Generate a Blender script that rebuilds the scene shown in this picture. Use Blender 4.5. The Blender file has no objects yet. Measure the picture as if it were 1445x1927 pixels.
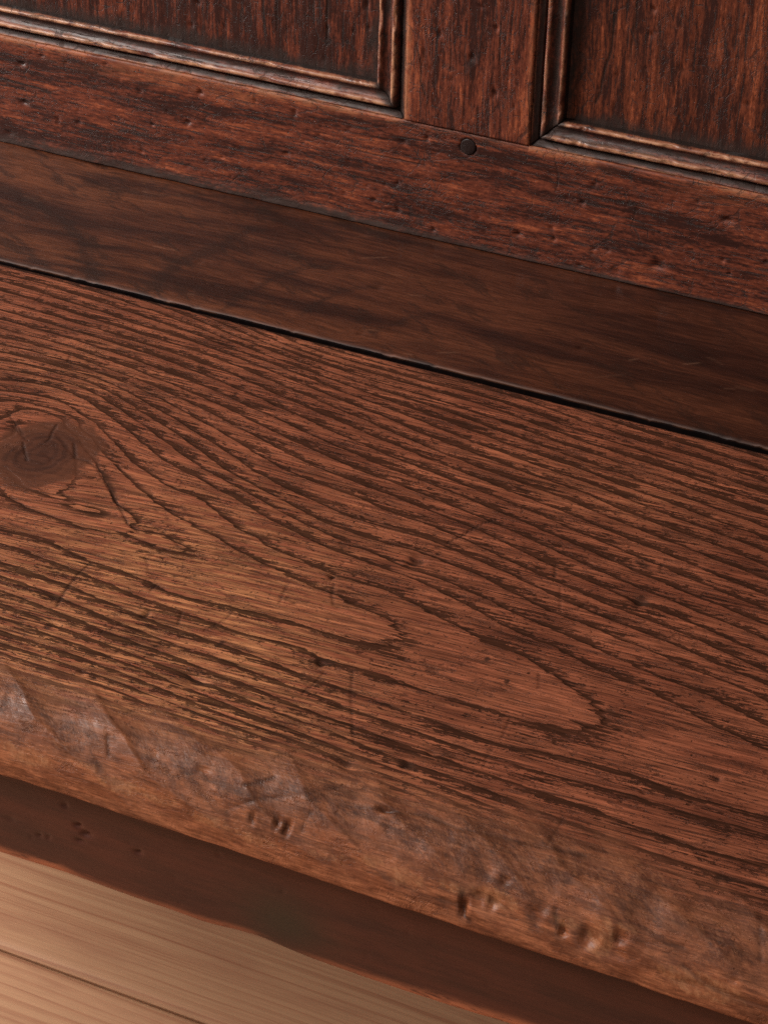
import bpy, math
import numpy as np
from mathutils import Matrix, Vector

# ------------------------------------------------------------------ camera, light, exposure
scene = bpy.context.scene
CAM_ROT = [[0.9021861, -0.2454385, 0.3547113], [0.4305529, 0.4625278, -0.7750434], [0.0261617, 0.8519554, 0.5229604]]
CAM_POS = [0.449882, -0.97284, 0.951011]
cam_data = bpy.data.cameras.new('camera')
cam = bpy.data.objects.new('camera', cam_data)
scene.collection.objects.link(cam)
m = Matrix([[*CAM_ROT[i], CAM_POS[i]] for i in range(3)] + [[0, 0, 0, 1]])
cam.matrix_world = m
cam_data.sensor_fit = 'VERTICAL'
cam_data.sensor_height = 36.0
cam_data.lens = 87.5724
cam_data.clip_start = 0.01
cam_data.clip_end = 200
cam_data.dof.use_dof = True
cam_data.dof.focus_distance = 0.95
cam_data.dof.aperture_fstop = 110.0
scene.camera = cam

world = bpy.data.worlds.new('World')
scene.world = world
world.use_nodes = True
world.node_tree.nodes['Background'].inputs[0].default_value = (1.0, 0.90, 0.80, 1)
world.node_tree.nodes['Background'].inputs[1].default_value = 0.055

def area_light(name, loc, target, sx, sy, power, color):
    d = bpy.data.lights.new(name, 'AREA')
    d.shape = 'RECTANGLE'; d.size = sx; d.size_y = sy; d.energy = power; d.color = color
    o = bpy.data.objects.new(name, d); scene.collection.objects.link(o)
    o.location = loc
    o.rotation_euler = (Vector(target) - Vector(loc)).to_track_quat('-Z', 'Y').to_euler()
    return o
area_light('window_light', (-1.30, -0.92, 1.72), (0.05, -0.25, 0.45), 0.75, 0.6, 43, (1.0, 0.95, 0.90))
area_light('fill_light', (0.6, -2.3, 1.7), (0.1, -0.2, 0.4), 1.6, 1.2, 9, (1.0, 0.93, 0.86))
area_light('floor_fill_light', (-1.75, -0.20, 0.85), (-0.1, -0.1, 0.0), 0.7, 0.5, 31, (1.0, 0.94, 0.88))  # added lamp, no window there; brightens the floor under the bench
scene.cycles.use_denoising = False          # the wood's own grain must not be smeared
scene.cycles.pixel_filter_width = 1.15
scene.cycles.max_bounces = 5
scene.cycles.sample_clamp_indirect = 2.0
scene.view_settings.view_transform = 'Standard'
scene.view_settings.look = 'None'
scene.view_settings.exposure = 0.0
scene.view_settings.gamma = 1.0

# ------------------------------------------------------------------ traced facts about the wood
# lengths in tenths of a millimetre on the seat (x along the bench, y across) or on the back (x, z)
CALM = [(442,-2884,95,47,1),(75,-2854,239,111,1),(154,-2589,125,162,0.9),(641,-2706,136,111,0.7),(1088,-3004,295,111,0.7),(1368,-3051,136,85,0.7),(2138,-3176,205,111,0.8),(1907,-3102,182,111,0.6),(2663,-3191,273,111,0.5),(1431,-2643,159,51,0.5),(856,-2283,114,60,0.4),(440,-2594,136,68,0.4),(1706,-3061,114,68,0.4)]
TAN = [(2320,-4087,102,35,0.9),(2271,-4076,57,20,0.8),(2681,-4103,50,70,1),(2565,-4088,57,20,0.9),(3027,-4145,148,45,1),(2937,-4132,68,30,0.8),(1482,-4150,114,35,0.6),(1320,-4135,136,25,0.7),(971,-4119,114,30,0.8),(1115,-4123,91,25,0.7),(616,-4121,102,30,0.8),(528,-4109,68,23,0.7),(2012,-4112,91,35,0.8),(1894,-4095,57,25,0.7),(2173,-4089,68,25,0.7),(2756,-4045,50,20,0.7),(1748,-4122,114,30,0.5),(1608,-4075,68,20,0.5),(2687,-4050,27,20,0.8),(826,-4087,91,20,0.5)]
WORN = [(2049,-3905,295,65,0.9),(2389,-3876,341,85,0.95),(2677,-3875,205,90,0.95),(1587,-3990,250,60,0.8),(1082,-4022,250,40,0.6),(707,-4019,227,35,0.5),(2989,-3961,273,65,0.9),(538,-4020,136,30,0.4)]
RING = [(-562,-2426,0),(-560,-2350,0),(-484,-2249,0),(-359,-2268,0),(-223,-2367,0),(-52,-2514,0),(-3,-2567,0),(94,-2657,0),(187,-2746,0),(281,-2837,0),(339,-2866,0),(380,-2857,0),(466,-2846,0),(526,-2878,0),(500,-2921,0),(436,-2912,0),(364,-2908,0),(252,-2895,0),(156,-2924,0),(7,-2921,0),(-123,-2911,0),(-221,-2874,0),(-304,-2823,0),(-506,-2396,-1),(-421,-2350,-1),(-277,-2420,-1),(-121,-2574,-1),(-79,-2758,-1),(-209,-2782,-1),(-350,-2696,-1),(-482,-2530,-1),(174,-2823,-1),(73,-2811,-1),(-307,-2532,-2),(-290,-2617,-2),(-225,-2583,-2),(-668,-2262,1),(-568,-2218,1),(-439,-2220,1),(-268,-2293,1),(-145,-2373,1),(26,-2495,1),(210,-2604,1),(375,-2686,1),(496,-2735,1),(598,-2754,1),(716,-2807,1),(803,-2827,1),(890,-2852,1),(1003,-2873,1),(1104,-2900,1),(1198,-2915,1),(1293,-2932,1),(1369,-2943,1),(1449,-2978,1),(1493,-3004,1),(1518,-3048,1),(1509,-3082,1),(1478,-3114,1),(1387,-3124,1),(1317,-3123,1),(1179,-3131,1),(1042,-3141,1),(900,-3146,1),(763,-3160,1),(636,-3159,1),(527,-3137,1),(447,-3126,1),(320,-3120,1),(235,-3115,1),(97,-3079,1),(-25,-3072,1),(-144,-3070,1),(-718,-2186,2),(-588,-2147,2),(-460,-2145,2),(-295,-2208,2),(-127,-2301,2),(49,-2423,2),(125,-2457,2),(202,-2495,2),(321,-2536,2),(400,-2539,2),(450,-2558,2),(555,-2621,2),(656,-2668,2),(768,-2707,2),(874,-2736,2),(960,-2761,2),(1039,-2772,2),(1135,-2787,2),(1208,-2789,2),(1329,-2794,2),(1407,-2809,2),(1515,-2842,2),(1654,-2885,2),(1784,-2931,2),(1884,-2938,2),(2000,-2977,2),(2119,-3023,2),(2200,-3063,2),(2293,-3130,2),(2338,-3185,2),(2340,-3215,2),(2309,-3252,2),(2211,-3279,2),(2123,-3284,2),(2047,-3293,2),(1886,-3287,2),(1769,-3288,2),(1604,-3282,2),(1518,-3280,2),(1418,-3285,2),(1311,-3279,2),(1162,-3261,2),(1049,-3268,2),(878,-3266,2),(690,-3253,2),(534,-3241,2),(407,-3216,2),(292,-3208,2),(126,-3189,2),(18,-3176,2),(-72,-3181,2),(-768,-2108,3),(-625,-2063,3),(-489,-2058,3),(-303,-2112,3),(-128,-2194,3),(14,-2279,3),(150,-2350,3),(310,-2404,3),(384,-2425,3),(503,-2471,3),(582,-2501,3),(684,-2535,3),(802,-2573,3),(908,-2603,3),(1032,-2639,3),(1139,-2649,3),(1267,-2664,3),(1381,-2674,3),(1502,-2703,3),(1632,-2742,3),(1780,-2792,3),(1905,-2829,3),(2049,-2851,3),(2166,-2890,3),(2275,-2916,3),(2344,-2924,3),(2499,-2970,3),(2647,-3021,3),(2774,-3050,3),(2893,-3081,3),(-8,-3280,3),(151,-3290,3),(330,-3308,3),(648,-3349,3),(786,-3360,3),(969,-3369,3),(1110,-3381,3),(1289,-3400,3),(1448,-3413,3),(1587,-3422,3),(1749,-3441,3),(1891,-3449,3),(2050,-3454,3),(2210,-3440,3),(2361,-3424,3),(2551,-3409,3),(2719,-3427,3),(3003,-3420,3),(1336,-2624,4),(1469,-2631,4),(1611,-2661,4),(1752,-2694,4),(1894,-2732,4),(2097,-2767,4),(2270,-2813,4),(2436,-2850,4),(2565,-2872,4),(2695,-2899,4),(2849,-2946,4),(44,-3359,4),(241,-3372,4),(421,-3398,4),(639,-3430,4),(759,-3439,4),(909,-3453,4),(1155,-3467,4),(1333,-3481,4),(1508,-3505,4),(1798,-3525,4),(2036,-3534,4),(2229,-3538,4),(2595,-3517,4),(2957,-3514,4),(-863,-1962,5),(-761,-1945,5),(-636,-1947,5),(-500,-1943,5),(-334,-1975,5),(-116,-2062,5),(106,-2157,5),(295,-2248,5),(429,-2318,5),(601,-2374,5),(756,-2426,5),(917,-2473,5),(1081,-2499,5),(1191,-2504,5),(1321,-2499,5),(1413,-2509,5),(1454,-2521,5),(1568,-2534,5),(1667,-2564,5),(1777,-2594,5),(1860,-2621,5),(2003,-2651,5),(2190,-2684,5),(2324,-2707,5),(2491,-2745,5),(2651,-2770,5),(2805,-2810,5),(96,-3440,5),(1339,-3576,5),(1437,-3580,5),(1535,-3587,5),(1641,-3587,5),(1742,-3608,5),(1966,-3616,5),(2170,-3627,5),(2485,-3637,5),(2629,-3654,5),(2830,-3673,5),(2983,-3668,5),(787,-2238,7),(983,-2261,7),(1085,-2283,7),(1214,-2302,7),(1347,-2315,7),(1445,-2336,7),(1535,-2360,7),(1652,-2395,7),(1771,-2427,7),(1911,-2459,7),(2019,-2486,7),(2122,-2507,7),(2277,-2531,7),(2457,-2566,7),(2593,-2600,7),(2750,-2642,7),(-963,-1807,7.6),(-793,-1798,7.6),(-609,-1809,7.6),(-422,-1832,7.6),(-271,-1857,7.6),(-34,-1916,7.6),(169,-1980,7.6),(-1274,-1328,14),(-1086,-1335,14),(-886,-1358,14),(-698,-1373,14),(-502,-1400,14),(-318,-1414,14),(-129,-1440,14),(102,-1480,14),(291,-1523,14),(558,-1589,14),(751,-1623,14),(990,-1684,14),(1195,-1721,14),(1396,-1756,14),(1521,-1783,14),(1671,-1796,14),(1885,-1849,14),(2085,-1893,14),(2185,-1909,14),(2345,-1940,14),(2535,-1983,14),(261,-1196,21),(581,-1217,21),(776,-1219,21),(1018,-1211,21),(1242,-1227,21),(1426,-1261,21),(1679,-1311,21),(1839,-1328,21),(2075,-1347,21),(2343,-1392,21),(-1363,-1192,16),(-934,-1204,16),(-491,-1261,16),(-193,-1318,16),(237,-3657,8),(1647,-3786,8),(2376,-3890,8),(2919,-3914,8),(353,-3836,10.6),(534,-3838,10.6),(659,-3833,10.6),(756,-3842,10.6),(862,-3856,10.6),(976,-3876,10.6),(1080,-3879,10.6),(1223,-3891,10.6),(1490,-3890,10.6),(1732,-3918,10.6),(485,-4039,13),(912,-4054,13),(1329,-4080,13),(1802,-4097,13),(2314,-4169,13)]
SCRATCH = [(0.7,1,[(300,-3143),(295,-3214),(314,-3345),(339,-3438)]),(0.5,0.8,[(756,-3269),(781,-3336)]),(0.5,0.6,[(920,-3171),(912,-3248),(883,-3329)]),(0.6,0.6,[(600,-3428),(563,-3523)]),(0.4,0.55,[(1461,-3310),(1521,-3446),(1579,-3554),(1648,-3683)]),(0.5,0.8,[(1375,-3366),(1379,-3414),(1367,-3512)]),(0.45,1,[(1504,-2153),(1472,-2196),(1455,-2244),(1433,-2329),(1409,-2389)]),(0.45,0.7,[(1095,-2581),(1167,-2547),(1250,-2473),(1300,-2425)]),(0.7,0.8,[(1833,-2361),(1858,-2422)]),(0.9,0.6,[(1903,-2480),(1960,-2620)]),(0.5,0.6,[(2033,-2518),(2009,-2582),(1961,-2619),(1926,-2634)]),(0.5,0.5,[(2041,-3017),(2076,-3103)]),(0.8,0.7,[(1157,-2845),(1180,-2912),(1218,-2971)]),(1.2,0.6,[(1122,-2863),(1147,-2821),(1186,-2789)]),(0.5,0.5,[(1007,-2924),(1039,-3053)]),(0.8,1,[(1389,-3988),(1437,-3960),(1475,-3930)]),(0.5,0.6,[(1358,-4081),(1411,-4044),(1465,-4012),(1587,-3963),(1717,-3881)]),(0.6,0.8,[(1643,-4004),(1633,-4031),(1629,-4072)]),(0.8,0.6,[(2058,-3318),(2076,-3434)]),(0.8,0.6,[(2067,-3481),(2070,-3533),(2084,-3594)]),(1.2,0.5,[(2423,-3732),(2421,-3858)]),(0.7,0.4,[(3118,-3840),(3178,-4015)]),(0.6,1,[(860,-3972),(888,-4032)]),(0.5,0.8,[(-359,-2317),(-346,-2369),(-324,-2425),(-321,-2458)]),(0.7,0.9,[(-401,-2501),(-357,-2558),(-313,-2611)]),(0.6,0.8,[(-219,-2413),(-154,-2507),(-101,-2507),(-42,-2532)]),(0.5,0.7,[(-589,-2326),(-435,-2446)]),(0.5,0.6,[(-528,-2393),(-395,-2483)]),(0.5,0.6,[(534,-3141),(556,-3097)]),(0.6,0.8,[(585,-3198),(584,-3151),(621,-3155)]),(0.5,0.7,[(1728,-3955),(2008,-3898),(2126,-3909),(2372,-3879),(2546,-3861)]),(0.6,0.7,[(2783,-4076),(2939,-4046)]),(0.5,0.5,[(1647,-3946),(1770,-3878),(1901,-3829)]),(0.7,0.7,[(-14,-3053),(-115,-3042)]),(0.5,0.6,[(461,-3012),(514,-3087),(549,-3109)]),(0.6,0.5,[(1692,-2749),(1684,-2788),(1651,-2813)]),(0.5,0.8,[(2150,-4140),(2187,-4141),(2226,-4134)]),(0.9,1,[(2214,-4095),(2216,-4137),(2239,-4169),(2259,-4179)]),(0.6,1,[(2518,-4056),(2542,-4113)]),(1,0.9,[(1556,-4064),(1577,-4070),(1572,-4095)]),(0.7,0.8,[(1520,-4044),(1545,-4079)]),(0.6,0.7,[(1441,-4074),(1456,-4094)]),(0.7,0.9,[(-52,-2514),(-3,-2567),(94,-2657),(187,-2746),(281,-2837),(345,-2867)]),(0.6,0.7,[(-221,-2874),(-123,-2911),(7,-2921),(156,-2924),(254,-2898),(364,-2908),(439,-2919),(502,-2924),(529,-2884),(472,-2847),(398,-2847),(345,-2867)]),(1.2,0.8,[(2956,-4103),(3041,-4132),(3112,-4143),(3239,-4143)])]
STAIN = [(407,-2700,113.6,106.1,0.6),(1563,-3043,45.5,49.0,0.55),(2344,-3103,50.0,73.5,0.55),(2505,-3224,136.4,183.7,0.42),(2520,-3364,90.9,73.5,0.5),(2124,-2175,54.5,57.1,1),(2198,-2428,36.4,36.7,1.3),(579,-2883,36.4,36.7,0.5),(287,-2953,113.6,32.7,0.45),(704,-2986,113.6,114.3,0.5),(213,-2465,68.2,122.4,0.4),(-912,-1330,45.5,57.1,0.7),(-449,-1607,45.5,49.0,0.6),(-46,-2248,56.8,122.4,0.6),(597,-2049,68.2,57.1,0.3),(884,-1346,113.6,65.3,0.5),(1601,-2240,45.5,81.6,0.5),(1343,-2546,36.4,40.8,1),(1065,-1847,136.4,65.3,0.4),(2078,-1724,56.8,65.3,0.5),(1667,-3787,50.0,36.7,0.9),(1861,-3723,50.0,57.1,0.8),(1347,-3305,56.8,49.0,0.9),(983,-3603,79.5,57.1,0.8),(1327,-3936,56.8,25.8,0.6),(1618,-3886,40.9,21.5,0.6),(1234,-2908,79.5,89.8,0.4),(200,-3171,90.9,40.8,0.5),(576,-3155,36.4,40.8,0.8),(1248,-3151,68.2,40.8,0.5),(1158,-3385,36.4,40.8,0.5),(452,-3753,56.8,40.8,0.6),(1117,-3962,90.9,25.8,0.4),(2110,-3915,136.4,34.4,0.6),(1545,-3984,136.4,64.4,0.5),(1825,-3830,113.6,65.3,0.5),(1898,-3949,90.9,64.4,0.4),(2296,-3180,31.8,163.3,0.3),(609,-3691,79.5,40.8,0.5),(852,-3851,90.9,17.2,0.4),(2328,-3775,56.8,49.0,0.4),(2824,-3492,68.2,49.0,0.4),(2663,-3450,68.2,57.1,0.4),(1128,-2804,15.9,20.4,1.6),(974,-3367,18.2,24.5,1.4),(650,-3340,15.9,24.5,1.6),(656,-2390,18.2,24.5,1),(1847,-3024,13.6,20.4,1.3),(1962,-3116,11.4,16.3,1.3),(381,-3569,18.2,20.4,1.2),(-717,-1943,31.8,32.7,0.7),(-564,-2124,27.3,65.3,0.6),(-469,-1618,31.8,32.7,0.8),(1088,-3772,18.2,20.4,1),(2808,-3847,90.9,89.8,0.5),(2615,-3898,136.4,53.7,0.5),(2653,-3672,68.2,81.6,0.3),(-394,-2531,90.9,163.3,0.5),(-404,-2631,56.8,122.4,0.9),(2650,-2824,13.6,16.3,1.3)]
GOLD = [(596,-3342,681.8,816.3,1),(518,-3754,590.9,653.1,0.8),(1077,-3809,681.8,489.8,0.6),(1815,-3892,681.8,128.9,0.3),(-516,-1888,454.5,326.5,0.35),(138,-1207,568.2,244.9,0.15),(1829,-1766,454.5,244.9,0.25)]
SEAT_PITS = [(1128,-2804,13.6,20.4,1),(1359,-2558,31.8,40.8,1.2),(2194,-2430,29.5,28.6,1.6),(1670,-3791,36.4,24.5,1.3),(1876,-3921,27.3,10.7,1.6),(648,-3337,11.4,24.5,0.9),(1010,-3607,50.0,24.5,1.2),(1344,-3317,18.2,20.4,1.2),(2793,-3306,13.6,16.3,1),(1856,-3709,20.5,16.3,1),(1902,-3611,15.9,12.2,1),(2327,-2773,9.1,12.2,0.5),(1580,-4078,11.4,27.9,1.2),(1542,-4070,9.1,25.8,1),(1453,-4086,9.1,21.5,0.8),(2230,-4141,13.6,34.4,1.6),(2270,-4102,31.8,30.1,1),(2315,-4100,22.7,25.8,1.2),(2561,-4120,13.6,17.2,1.5),(2644,-4115,31.8,38.7,1.2),(2741,-4084,22.7,34.4,1.2),(2336,-4021,15.9,10.7,0.8),(2736,-4128,45.5,30.1,0.8),(1235,-3978,22.7,6.4,0.6),(2467,-4093,27.3,43.0,0.8),(3118,-4099,11.4,6.4,0.6),(2977,-4153,56.8,17.2,0.5),(2962,-3788,22.7,24.5,0.6),(2992,-3773,18.2,16.3,0.5)]
RAIL_PITS = [(-1979,4945,19.4,11.8,1.5),(-1859,5009,16.7,8.8,1),(-1975,4742,22.2,11.8,1.4),(-978,4990,16.7,14.7,1.3),(-1050,4824,16.7,14.7,1.4),(-1245,4776,11.1,8.8,1),(-1309,4935,13.9,8.8,0.8),(-478,4991,11.1,20.6,1),(-767,4745,33.3,23.5,0.5),(-516,4771,19.4,11.8,0.9),(-1312,4620,11.1,8.8,0.8),(-866,4681,13.9,5.9,0.8),(204,5000,11.1,14.7,1.2),(87,4960,16.7,11.8,1),(1029,4946,13.9,14.7,1),(980,4849,13.9,11.8,1),(1661,4915,27.8,14.7,1.5),(679,4626,19.4,14.7,1.4),(857,4642,11.1,11.8,1),(1361,4623,38.9,23.5,1.8),(1168,4554,22.2,23.5,0.8),(1658,4721,11.1,11.8,1),(840,4692,13.9,11.8,0.8),(64,4745,11.1,11.8,1),(69,4611,13.9,14.7,1.1),(257,4555,11.1,11.8,1),(-51,4639,13.9,8.8,1),(-94,4700,11.1,5.9,0.8),(1052,4639,8.3,8.8,0.8),(1119,4644,11.1,8.8,0.8),(1696,4664,8.3,8.8,0.8),(1857,4756,13.9,11.8,1),(358,4977,2.8,2.9,0.1),(990,4539,16.7,8.8,0.7),(-1430,4383,11.1,5.9,0.6),(1517,4972,13.9,8.8,0.7),(-183,4976,13.9,8.8,0.6),(-1661,4702,13.9,8.8,0.8),(-1784,4691,11.1,17.6,0.7),(-2070,4562,25.0,11.8,0.7),(-1498,5037,11.1,8.8,0.6),(-686,5007,8.3,14.7,0.5),(-348,4902,11.1,8.8,0.6),(651,4914,11.1,8.8,0.5),(1246,4874,11.1,8.8,0.6),(1510,4739,13.9,8.8,0.6),(479,4664,11.1,8.8,0.5)]
MUNTIN_PITS = [(520,5590,11.1,14.7,1.3),(412,5434,16.7,17.6,1.1),(529,5288,13.9,23.5,1.3),(250,5515,11.1,17.6,1),(173,5408,8.3,58.8,0.5),(444,5677,22.2,8.8,0.8),(316,5309,13.9,11.8,0.5),(627,5244,11.1,11.8,0.5),(378,5117,8.3,17.6,0.4),(174,5584,8.3,14.7,0.5)]
PANEL_R_PITS = [(1217,5669,13.3,14.1,1.3),(1219,5784,13.3,14.1,1.3),(1077,5454,6.7,18.8,1),(1206,5518,6.7,7.1,0.8),(1368,5542,17.8,23.5,0.6),(1677,5442,20.0,9.4,0.7),(1451,5587,8.9,18.8,0.5),(1055,5641,6.7,7.1,0.7),(1315,5797,11.1,32.9,0.5),(1074,5312,6.7,32.9,0.8),(1606,5755,8.9,11.8,0.6),(1745,5348,8.9,9.4,0.5)]
PANEL_L_PITS = [(-1022,5411,13.3,14.1,1.4),(-1059,5292,11.1,14.1,1.3),(-345,5406,8.9,21.2,1.1),(-145,5556,8.9,23.5,1.3),(-131,5450,8.9,9.4,1),(-881,5319,11.1,14.1,0.6),(-209,5418,11.1,11.8,0.7),(-537,5375,13.3,9.4,0.5),(-718,5414,8.9,9.4,0.4),(-356,5262,8.9,18.8,0.4),(-1377,5307,11.1,9.4,0.5)]
APRON_PITS = [(734,4165,11.1,11.8,1),(784,4095,13.3,9.4,1.6),(815,4069,20.0,11.8,1.5),(788,4031,17.8,7.1,1),(623,3993,11.1,7.1,0.8),(660,3998,8.9,7.1,0.8),(1021,4067,13.3,9.4,1.2),(1333,4173,8.9,7.1,0.5),(505,4023,22.2,9.4,0.4)]
REAR_FIGURE = [(0.004,0.9,[(-1826,-479),(-1625,-510),(-1392,-622),(-1205,-785),(-1044,-955),(-930,-1110)]),(0.003,0.7,[(-1579,-859),(-1415,-933),(-1271,-1047),(-1195,-1100)]),(0.004,1,[(-521,-312),(-567,-436),(-577,-572),(-622,-692),(-680,-787),(-686,-947),(-629,-1069)]),(0.004,0.7,[(-1500,-229),(-1234,-224),(-1040,-153),(-845,-31)]),(0.005,0.6,[(-48,-475),(-151,-594),(-215,-783),(-257,-957),(-249,-1071)]),(0.004,0.5,[(-1152,-214),(-1155,-2)]),(0.004,0.6,[(218,-578),(103,-671),(70,-869),(66,-1017)]),(0.004,0.5,[(601,-669),(478,-794),(420,-998)]),(0.003,0.6,[(-1652,-276),(-1369,-249),(-1101,-200)])]
REAR_PITS = [(-1648,-550,9.1,12.2,1),(-584,-735,9.1,16.3,1),(-402,-915,9.1,12.2,0.8),(-263,-796,15.9,8.2,0.7),(-1005,-996,13.6,32.7,0.6),(246,-581,22.7,20.4,0.8),(1270,-685,13.6,16.3,1),(375,-1011,13.6,24.5,0.7),(725,-302,22.7,8.2,0.5),(1992,-736,13.6,8.2,0.6),(1903,-980,13.6,20.4,0.6),(471,-781,13.6,12.2,0.5),(-790,-493,45.5,24.5,0.3),(693,-350,6.8,12.2,0.6),(1165,-275,6.8,12.2,0.5)]
APRON_EDGE = [(450,3845),(737,3853),(975,3850),(1179,3849),(1264,3847),(1330,3854),(1398,3863),(1475,3868),(1540,3863),(1609,3856),(1691,3851),(1909,3849),(2103,3853),(2294,3859)]

SEAT = 0.45

# ------------------------------------------------------------------ numpy helpers
def smooth(a, b, x):
    t = np.clip((x - a) / (b - a), 0, 1)
    return t * t * (3 - 2 * t)

def vnoise(x, y, seed):
    rng = np.random.RandomState(seed)
    T = rng.rand(256, 256)
    xi = np.floor(x).astype(int); yi = np.floor(y).astype(int)
    fx = x - xi; fy = y - yi
    fx = fx * fx * (3 - 2 * fx); fy = fy * fy * (3 - 2 * fy)
    g = lambda i, j: T[i % 256, j % 256]
    return ((g(xi, yi) * (1 - fx) + g(xi + 1, yi) * fx) * (1 - fy) + (g(xi, yi + 1) * (1 - fx) + g(xi + 1, yi + 1) * fx) * fy) * 2 - 1

def fbm(x, y, seed, n=3):
    s = 0; a = 1; t = 0
    for k in range(n):
        s = s + a * vnoise(x * 2 ** k, y * 2 ** k, seed + k); t += a; a *= .5
    return s / t

def polymask(x, y, pts, width):
    """soft mask of a thin line through pts (metres)"""
    d2 = np.full(x.shape, 1e9)
    for (ax, ay), (bx, by) in zip(pts[:-1], pts[1:]):
        dx, dy = bx - ax, by - ay
        L = dx * dx + dy * dy + 1e-12
        t = np.clip(((x - ax) * dx + (y - ay) * dy) / L, 0, 1)
        d2 = np.minimum(d2, (x - ax - t * dx) ** 2 + (y - ay - t * dy) ** 2)
    return np.exp(-d2 / (width * width))

def pits(x, y, lst, power=2.0):
    """carved dents: returns depth in metres and a 0..1 mask"""
    h = np.zeros(x.shape); mk = np.zeros(x.shape)
    for px, py, rx, ry, d in lst:
        px, py, rx, ry = px * 1e-4, py * 1e-4, rx * 1e-4, ry * 1e-4
        sel = (abs(x - px) < 3 * rx + .002) & (abs(y - py) < 3 * ry + .002)
        if not sel.any(): continue
        ux = (x[sel] - px) / rx; uy = (y[sel] - py) / ry
        w = 1 + .25 * np.sin(3 * np.arctan2(uy, ux) + px * 9e3)
        r2 = (ux * ux + uy * uy) * w
        e = np.exp(-r2 ** (power / 2) * 1.1)
        h[sel] = np.maximum(h[sel], e * d * 1e-3)
        mk[sel] = np.maximum(mk[sel], e)
    return h, mk

def random_pits(x0, x1, y0, y1, n, rmin, rmax, stretch, dmax, seed):
    r = np.random.RandomState(seed); out = []
    for i in range(n):
        s = rmin + (rmax - rmin) * r.rand() ** 2.5
        out.append((r.uniform(x0, x1) * 1e4, r.uniform(y0, y1) * 1e4, s * 1e4 * (1 + stretch * r.rand()), s * 1e4 * (1 + max(0, -stretch) * r.rand()), dmax * (.3 + .7 * r.rand())))
    return out

# ------------------------------------------------------------------ mesh helpers
def finish(o, mat, parent, smooth_faces=True):
    o.data.materials.append(mat)
    if parent is not None: o.parent = parent
    if smooth_faces:
        o.data.polygons.foreach_set('use_smooth', [True] * len(o.data.polygons))
    return o

def set_attr(me, name, arr):
    a = me.attributes.new(name, 'FLOAT', 'POINT')
    a.data.foreach_set('value', np.ascontiguousarray(arr, dtype=np.float32).ravel())

def grid_solid(name, P, back, mat, parent, attrs=None, flip=False):
    """dense face P (nu,nv,3) closed behind by a skirt offset by vector `back` and a flat back face"""
    nu, nv = P.shape[:2]
    idx = np.arange(nu * nv).reshape(nu, nv)
    q = np.stack([idx[:-1, :-1], idx[1:, :-1], idx[1:, 1:], idx[:-1, 1:]], -1).reshape(-1, 4)
    border = np.concatenate([idx[:, 0], idx[-1, 1:], idx[-2::-1, -1], idx[0, -2:0:-1]])
    nb = len(border)
    bv = P.reshape(-1, 3)[border] + np.asarray(back)[None]
    base = nu * nv
    V = np.concatenate([P.reshape(-1, 3), bv])
    k = np.arange(nb); k2 = (k + 1) % nb
    s = np.stack([border[k2], border[k], base + k, base + k2], -1)
    if flip: q = q[:, ::-1]; s = s[:, ::-1]
    faces = np.concatenate([q, s])
    me = bpy.data.meshes.new(name)
    cap = (base + np.arange(nb))[::-1] if not flip else base + np.arange(nb)
    me.vertices.add(len(V)); me.vertices.foreach_set('co', V.astype(np.float32).ravel())
    nl = faces.size + nb
    me.loops.add(nl)
    me.loops.foreach_set('vertex_index', np.concatenate([faces.ravel(), cap]).astype(np.int32))
    me.polygons.add(len(faces) + 1)
    me.polygons.foreach_set('loop_start', np.concatenate([np.arange(len(faces)) * 4, [faces.size]]).astype(np.int32))
    me.update(calc_edges=True); me.validate()
    for kk, arr in (attrs or {}).items():
        arr = np.asarray(arr)
        set_attr(me, kk, np.concatenate([arr.ravel(), arr.ravel()[border]]))
    # the skirt meets the face at a hard edge
    o = bpy.data.objects.new(name, me); scene.collection.objects.link(o)
    finish(o, mat, parent)
    flags = np.ones(len(me.polygons), bool); flags[len(q):] = False
    me.polygons.foreach_set('use_smooth', flags)
    return o

def loop_solid(name, P, mat, parent, attrs):
    """P (nu,nv,3): closed cross-sections (v) swept along u, capped at both ends"""
    nu, nv = P.shape[:2]
    idx = np.arange(nu * nv).reshape(nu, nv)
    nx = np.roll(idx, -1, axis=1)
    q = np.stack([idx[:-1], nx[:-1], nx[1:], idx[1:]], -1).reshape(-1, 4)
    me = bpy.data.meshes.new(name)
    me.vertices.add(nu * nv); me.vertices.foreach_set('co', P.reshape(-1, 3).astype(np.float32).ravel())
    caps = np.concatenate([idx[0][::-1], idx[-1]])
    me.loops.add(q.size + 2 * nv)
    me.loops.foreach_set('vertex_index', np.concatenate([q.ravel(), caps]).astype(np.int32))
    me.polygons.add(len(q) + 2)
    me.polygons.foreach_set('loop_start', np.concatenate([np.arange(len(q)) * 4, [q.size, q.size + nv]]).astype(np.int32))
    me.update(calc_edges=True); me.validate()
    for k, a in attrs.items(): set_attr(me, k, a)
    o = bpy.data.objects.new(name, me); scene.collection.objects.link(o)
    finish(o, mat, parent)
    flags = np.ones(len(me.polygons), bool); flags[len(q):] = False
    me.polygons.foreach_set('use_smooth', flags)
    return o

def box(name, x0, x1, y0, y1, z0, z1, mat, parent, bevel=.002):
    import bmesh
    bm = bmesh.new()
    bmesh.ops.create_cube(bm, size=1)
    for v in bm.verts:
        v.co = ((x0 + x1) / 2 + v.co.x * (x1 - x0), (y0 + y1) / 2 + v.co.y * (y1 - y0), (z0 + z1) / 2 + v.co.z * (z1 - z0))
    if bevel: bmesh.ops.bevel(bm, geom=bm.edges[:], offset=bevel, segments=2, affect='EDGES', profile=.6)
    me = bpy.data.meshes.new(name); bm.to_mesh(me); bm.free()
    o = bpy.data.objects.new(name, me); scene.collection.objects.link(o)
    return finish(o, mat, parent, False)

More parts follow.
